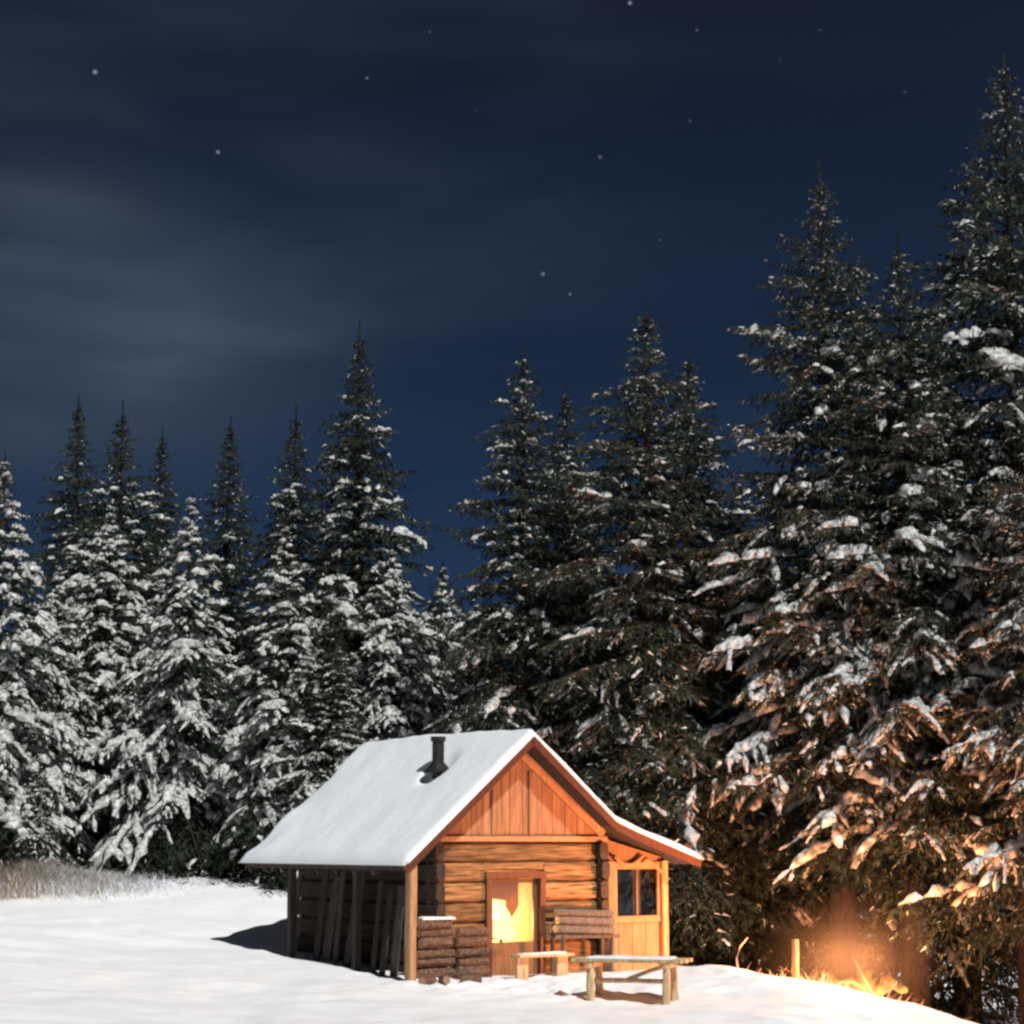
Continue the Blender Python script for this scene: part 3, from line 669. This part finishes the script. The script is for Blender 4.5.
    dusted = (g.random(len(K)) < dust*(.3+.7*np.clip(rv[:,2]+.6,0,1.4))*np.clip(.10+2.2*t[tb_[K]],0,1)).astype(int)
    CV_ = np.concatenate([LV,NV]); CF = np.concatenate([LT,NT+len(LV)]); CM = np.concatenate([np.zeros(len(LT),int),1+dusted,np.ones(m,int)]); CT = np.concatenate([np.ones(len(LV)),tint])
    # snow cushions: on limbs and on twigs
    def tongues(path, wid, hgt, nseg, ncs):
        """path (n,nseg,3), wid/hgt (n,nseg)"""
        tg = np.gradient(path,axis=1); tg /= (np.linalg.norm(tg,axis=2,keepdims=True)+1e-9)
        sx = np.cross(tg,np.array([0,0,1.])); sx /= (np.linalg.norm(sx,axis=2,keepdims=True)+1e-9); uz = np.cross(sx,tg)
        th = np.linspace(-.25,math.pi+.25,ncs); cs, sn = np.cos(th), np.sin(th)
        jit = 1+g.normal(0,.16,(len(path),nseg,ncs))
        Vv = path[:,:,None,:]+sx[:,:,None,:]*(wid[:,:,None]*cs*jit)[...,None]+uz[:,:,None,:]*(hgt[:,:,None]*(sn-.15)*jit)[...,None]
        ix = np.arange(Vv.shape[0]*nseg*ncs).reshape(-1,nseg,ncs)
        Q = np.stack([ix[:,:-1,:-1],ix[:,1:,:-1],ix[:,1:,1:],ix[:,:-1,1:]],-1).reshape(-1,4)
        return Vv.reshape(-1,3), Q
    patch = np.clip(.15+1.7*(vnoise(az%6.2832*1.3+seed*3,z0*.75)+.5),.08,1.6)   # whole parts of a crown have shed their snow
    sn_t = sn_t*patch
    sel = g.random(B) < np.clip(sn_t*1.25,0,.97); nb = sel.sum(); SV, SQ = np.zeros((0,3)), np.zeros((0,4),int)
    if nb:
        ns = 17; u = np.linspace(0,1,ns)[None,:]; s0 = g.uniform(.12,.45,nb)[:,None]; s1 = g.uniform(.9,1.03,nb)[:,None]
        pth = bpt_sel = None
        s = s0+(s1-s0)*u; bi = np.where(sel)[0]
        pth = np.stack([ev(bi,s[:,k]) for k in range(ns)],1)
        prof_ = np.sin(np.pi*np.clip(u*.93+.05,0,1))**.55
        nz_ = np.clip(.75+.55*np.sin(u*g.uniform(9,24,nb)[:,None]+g.uniform(0,6,nb)[:,None])+.4*np.sin(u*g.uniform(20,34,nb)[:,None]+g.uniform(0,6,nb)[:,None]),.03,1.5)
        wv_ = (.05+.042*np.minimum(Lb[bi],3))[:,None]*prof_*nz_*clump*g.uniform(.7,1.3,nb)[:,None]
        hv_ = (.055+.028*np.minimum(Lb[bi],3))[:,None]*prof_*nz_**.5*clump
        tg_ = np.gradient(pth,axis=1); hz_ = np.clip(1.6*np.linalg.norm(tg_[:,:,:2],axis=2)/(np.linalg.norm(tg_,axis=2)+1e-9)-.55,.05,1)
        wv_ = wv_*hz_; hv_ = hv_*hz_**.5                     # little snow stays where a bough hangs steeply
        pth[:,:,2] += .015+hv_*.25
        SV, SQ = tongues(pth,wv_,hv_,ns,6)
    selt = (g.random(T) < np.clip(sn_t[tb_]*.42,0,.9)) & (tl > .16); kk = np.where(selt)[0]
    if len(kk):
        ns = 6; s = np.linspace(.30,1.02,ns); pth = np.stack([tpt(kk,np.full(len(kk),x)) for x in s],1)
        pr = np.sin(np.pi*np.clip((s-.3)/.72*.86+.07,0,1))[None,:]**.5*.85; nz_ = np.clip(1+.5*np.sin(s[None,:]*g.uniform(5,11,len(kk))[:,None]+g.uniform(0,6,len(kk))[:,None]),.2,1.6)
        wv_ = (.045+.06*tl[kk])[:,None]*pr*nz_*clump**.3*g.uniform(.6,1.3,len(kk))[:,None]; hv_ = (.045+.035*tl[kk])[:,None]*pr*nz_**.5*clump**.3
        pth[:,:,2] += .01+hv_*.2
        V_, Q_ = tongues(pth,wv_,hv_,ns,5); SQ = np.concatenate([SQ,Q_+len(SV)]); SV = np.concatenate([SV,V_])
    return tk, (CV_,CF,CM,CT), (SV,SQ)
VAR = {}
def variant(key, **k):
    tk, c, s = spruce(**k); VAR[key] = dict(H=k['H'], parts=(tk,c,s), first=True)
variant('spire',  seed=21, H=16, Rr=2.8, snow_lo=.58, snow_hi=-.08, droop=.50, dust=.07, shape=.85, clump=1.2)
variant('spire2', seed=22, H=16, Rr=3.0, snow_lo=.80, snow_hi=-.10, droop=.50, dust=.08, shape=.85, clump=1.3)
variant('laden',  seed=23, H=13, Rr=3.2, snow_lo=1.08, snow_hi=.42, bare=.24, droop=.62, dust=.05, twist=1.3, clump=1.7, shape=.8, base=.11, spacing=.46)
variant('laden2', seed=24, H=13, Rr=2.9, snow_lo=1.05, snow_hi=.38, bare=.24, droop=.58, dust=.05, twist=1.2, clump=1.7, shape=.85, base=.11, spacing=.46)
variant('dusky',  seed=25, H=16, Rr=3.4, snow_lo=.16, snow_hi=.06, droop=.50, dust=.12, shape=.75, clump=1.0)
variant('dusky2', seed=26, H=16, Rr=3.7, snow_lo=.18, snow_hi=.04, droop=.45, dust=.12, shape=.75, clump=1.0)
variant('big',    seed=27, H=19, Rr=4.2, snow_lo=.78, snow_hi=-.22, droop=.34, dust=.17, shape=.78, base=.20, clump=1.4, spacing=.34, bare=.20)
variant('big2',   seed=28, H=19, Rr=4.5, snow_lo=.78, snow_hi=-.20, droop=.36, dust=.16, shape=.78, base=.20, clump=1.4, spacing=.34, bare=.20)
variant('young',  seed=29, H=4,  Rr=.9,  snow_lo=.95, snow_hi=.8, droop=.7, dust=.35, spacing=.2, clump=.9)
def tree(var, px, py, Y, label, rz=0.0, wide=1.0, name='spruce_tree', group='snowy spruces round the clearing', topz=None):
    v = VAR[var]; tip = at(px,py,Y); zb = gz(tip.x,tip.y); h = (tip.z-zb)*1.004; sc = h/v['H']
    r = empty(name, (tip.x,tip.y,zb-.05), rz, label, 'spruce', group); r.scale = (sc*wide,sc*wide,sc)
    if v['first']:
        tk,(cv,cf_,cm,ct),(sv,sq) = v['parts']
        a = tk.build('trunk', M['bark'], r, smooth=True)
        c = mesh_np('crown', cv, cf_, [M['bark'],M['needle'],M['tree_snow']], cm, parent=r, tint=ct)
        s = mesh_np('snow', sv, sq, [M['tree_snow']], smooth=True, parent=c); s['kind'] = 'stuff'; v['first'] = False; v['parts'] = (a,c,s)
    else:
        a,c,s = v['parts']; a2, c2, s2 = a.copy(), c.copy(), s.copy()
        for q, pr in ((a2,r),(c2,r),(s2,c2)): COL.objects.link(q); q.parent = pr
    return r
# left group
tree('laden2',   2, 455, 57, 'snow-laden spruce cut by the left edge of the photo', .3, 1.16)
tree('spire',   80, 398, 71, 'narrow dark spire of a spruce, leftmost to rise above the white trees', 1.1, 1.16)
tree('spire2', 125, 404, 69, 'pointed spruce just right of the leftmost dark spire', 2.0, 1.16)
tree('spire',  160, 428, 73, 'thin spruce tip behind the pale drooping spruce on the left', 3.3, 1.04)
tree('laden',  192, 492, 58, 'broad white spruce with long drooping snowy boughs left of the cabin', .8, 1.16)
tree('laden2',  62, 560, 62, 'shorter snowy spruce under the leftmost dark spire', 4.0, 1.22)
tree('laden',  110, 500, 64, 'white bulky spruce between the left edge and the drooping one', 2.2, 1.10)
tree('spire',  232, 418, 72, 'lone dark spruce tip in the gap left of the tall spire', 5.0, 1.10)
tree('spire2', 300, 406, 67, 'pointed spruce close left of the tall spire behind the roof', .4, 1.16)
tree('spire2', 355, 325, 63, 'tallest dark spire of the left group, above the chimney side', 3.9, 1.16)
tree('laden2', 285, 520, 57, 'snowy mid-height spruce right behind the cabin roof end', 1.9, 1.22)
tree('laden',  392, 545, 59, 'snowy spruce directly behind the cabin chimney', 3.0, 1.04)
tree('spire2', 330, 600, 56, 'short snow-patched spruce over the back of the cabin roof', 5.2, 1.51)
tree('laden2', 440, 562, 72, 'low distant white spruce in the sky gap behind the ridge', .9, 1.28)
tree('laden',  476, 600, 60, 'pale spruce with hanging boughs left of the dark middle pair', 4.6, 0.99)
# middle pair behind the gable
tree('dusky',  520, 343, 55, 'dark spruce, left one of the pair behind the gable', .2, 1.07)
tree('dusky2', 566, 384, 58, 'dark spruce tip between the two tall middle spruces', 2.4, 0.93)
tree('dusky2', 645, 303, 53, 'tall wide dark spruce to the right behind the gable', 1.0, 1.14)
tree('dusky',  690, 345, 57, 'second dark point just right of the tall wide middle spruce', 3.5, 0.99)
tree('dusky',  735, 470, 58, 'low dark spruce in the gap before the tall right group', 5.5, 1.16)
# right group
tree('big',    820, 166, 51.5, 'tall spruce at the left of the right group, lower boughs firelit', .5, .95)
tree('big2',   893, 236, 50, 'spruce over the campfire with broad firelit boughs', 3.3, 1.0)
tree('big',   1003,  48, 50.5, 'tallest spruce, near the right edge of the photo', 3.8, .95)
tree('big2',  1055, 330, 46, 'near spruce reaching in over the right edge with snowy boughs', 1.3, .95)
tree('dusky2', 940, 300, 55, 'dark spruce filling the gap behind the two right giants', 4.4, 1.0)
tree('dusky',  775, 480, 56, 'dark half-hidden spruce behind the firelit left boughs', 2.9, 1.0)
tree('young',   42, 765, 56, 'small snow-plastered young spruce at the left edge', .2, 1.2, group='young spruces')

# far wood that closes the clearing: one mass
def far_wood():
    g = np.random.default_rng(5); Vs, Fs, Ms, b = [], [], [], 0
    for i in range(64):
        x = -34+68*(i+g.uniform(0,1))/64; y = g.uniform(80,105); z = gz(x,y); h = g.uniform(8.5,12.5)-max(0,(x+2)*.03); Rr = h*.19
        n = 1500; t = g.random(n)**1.3; az = g.uniform(0,6.28,n); r = Rr*(1-t)**.85*g.uniform(.25,1.05,n); c = np.stack([x+np.cos(az)*r,y+np.sin(az)*r,z+.3+t*h-.25*r],1)
        d = np.stack([np.cos(az),np.sin(az),np.full(n,-.55)],1)+g.normal(0,.25,(n,3)); w = np.stack([-np.sin(az),np.cos(az),0*az],1); l = g.uniform(.35,.75,n)[:,None]
        V = np.stack([c-w*l*.32,c+w*l*.32,c+d*l],1).reshape(-1,3); Vs.append(V); Fs.append(np.arange(len(V)).reshape(-1,3)+b); b += len(V); Ms.append((g.random(n) < .25).astype(int))
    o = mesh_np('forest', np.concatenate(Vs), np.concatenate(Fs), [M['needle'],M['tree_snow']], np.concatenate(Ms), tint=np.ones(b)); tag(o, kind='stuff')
far_wood()

# ------------------------------------------------------------------ undergrowth
def blades(cx, cy, sx, sy, n, hmin, hmax, seed):
    g = np.random.default_rng(seed); x = g.normal(cx,sx,n); y = g.normal(cy,sy,n); z = ground(x,y); a = g.uniform(0,6.28,n); h = g.uniform(hmin,hmax,n)*np.exp(-((x-cx)/(2.2*sx))**2)
    l = g.uniform(.2,1.6,n)*h; w = .007; d = np.stack([np.cos(a),np.sin(a),0*a],1); s = np.stack([-np.sin(a),np.cos(a),0*a],1); p = np.stack([x,y,z-.03],1)
    m = p+d*(l*.35)[:,None]+np.array([0,0,1])*(h*.6)[:,None]; t = p+d*l[:,None]+np.array([0,0,1])*h[:,None]
    V = np.stack([p-s*w,p+s*w,m+s*w,m-s*w,t],1).reshape(-1,3); k = np.arange(n)*5
    F_ = np.concatenate([np.stack([k,k+1,k+2],1),np.stack([k,k+2,k+3],1),np.stack([k+3,k+2,k+4],1)]); return V, F_, np.repeat(g.uniform(.6,1.3,n),5)
A_ = [blades(-13.7,55.0,1.2,.8,14000,.3,.85,1), blades(-11.3,55.0,1.1,.8,9000,.15,.5,2)]
off = 0; VV, FF, TT = [], [], []
for V_, F_, t_ in A_: VV.append(V_); FF.append(F_+off); TT.append(t_); off += len(V_)
FF = np.concatenate(FF); o = mesh_np('dry_grass', np.concatenate(VV), FF, [M['dry_grass'],M['snow']], (np.random.default_rng(1).random(len(FF)) < np.clip(.12+(np.concatenate(VV)[FF[:,0],0]+14.0)*.17,.12,.9)).astype(int), tint=np.concatenate(TT)); tag(o, kind='stuff')
V_, F_, t_ = blades(7.6,45.3,1.2,.4,420,.2,.8,4); o = mesh_np('dead_grass', V_, F_, [M['dry_grass']], tint=t_); tag(o, kind='stuff')
def twig_plant(px, py, Y, pts, r, label, name='dry_stalk'):
    p = at(px,py,Y); o = MB().tube(pts, np.linspace(r,r*.4,len(pts)), 6, 1).build(name, M['dry_grass'], smooth=True); o.location = (p.x,p.y,gz(p.x,p.y)-.05); tag(o, label, 'stalk')
twig_plant(738,968,43, [(0,0,0),(-.03,0,.25),(.06,0,.5),(.22,.05,.68)], .02, 'thin curved stalk in the snow between the cabin and the fire')
twig_plant(880,992,42, [(0,0,-.1),(-.28,.1,.42),(-.5,.15,.86)], .022, 'thin stick leaning left over the fire')
twig_plant(884,994,41.9, [(0,0,-.1),(.14,.05,.22),(.3,.05,.4)], .02, 'short twig leaning right beside the fire')
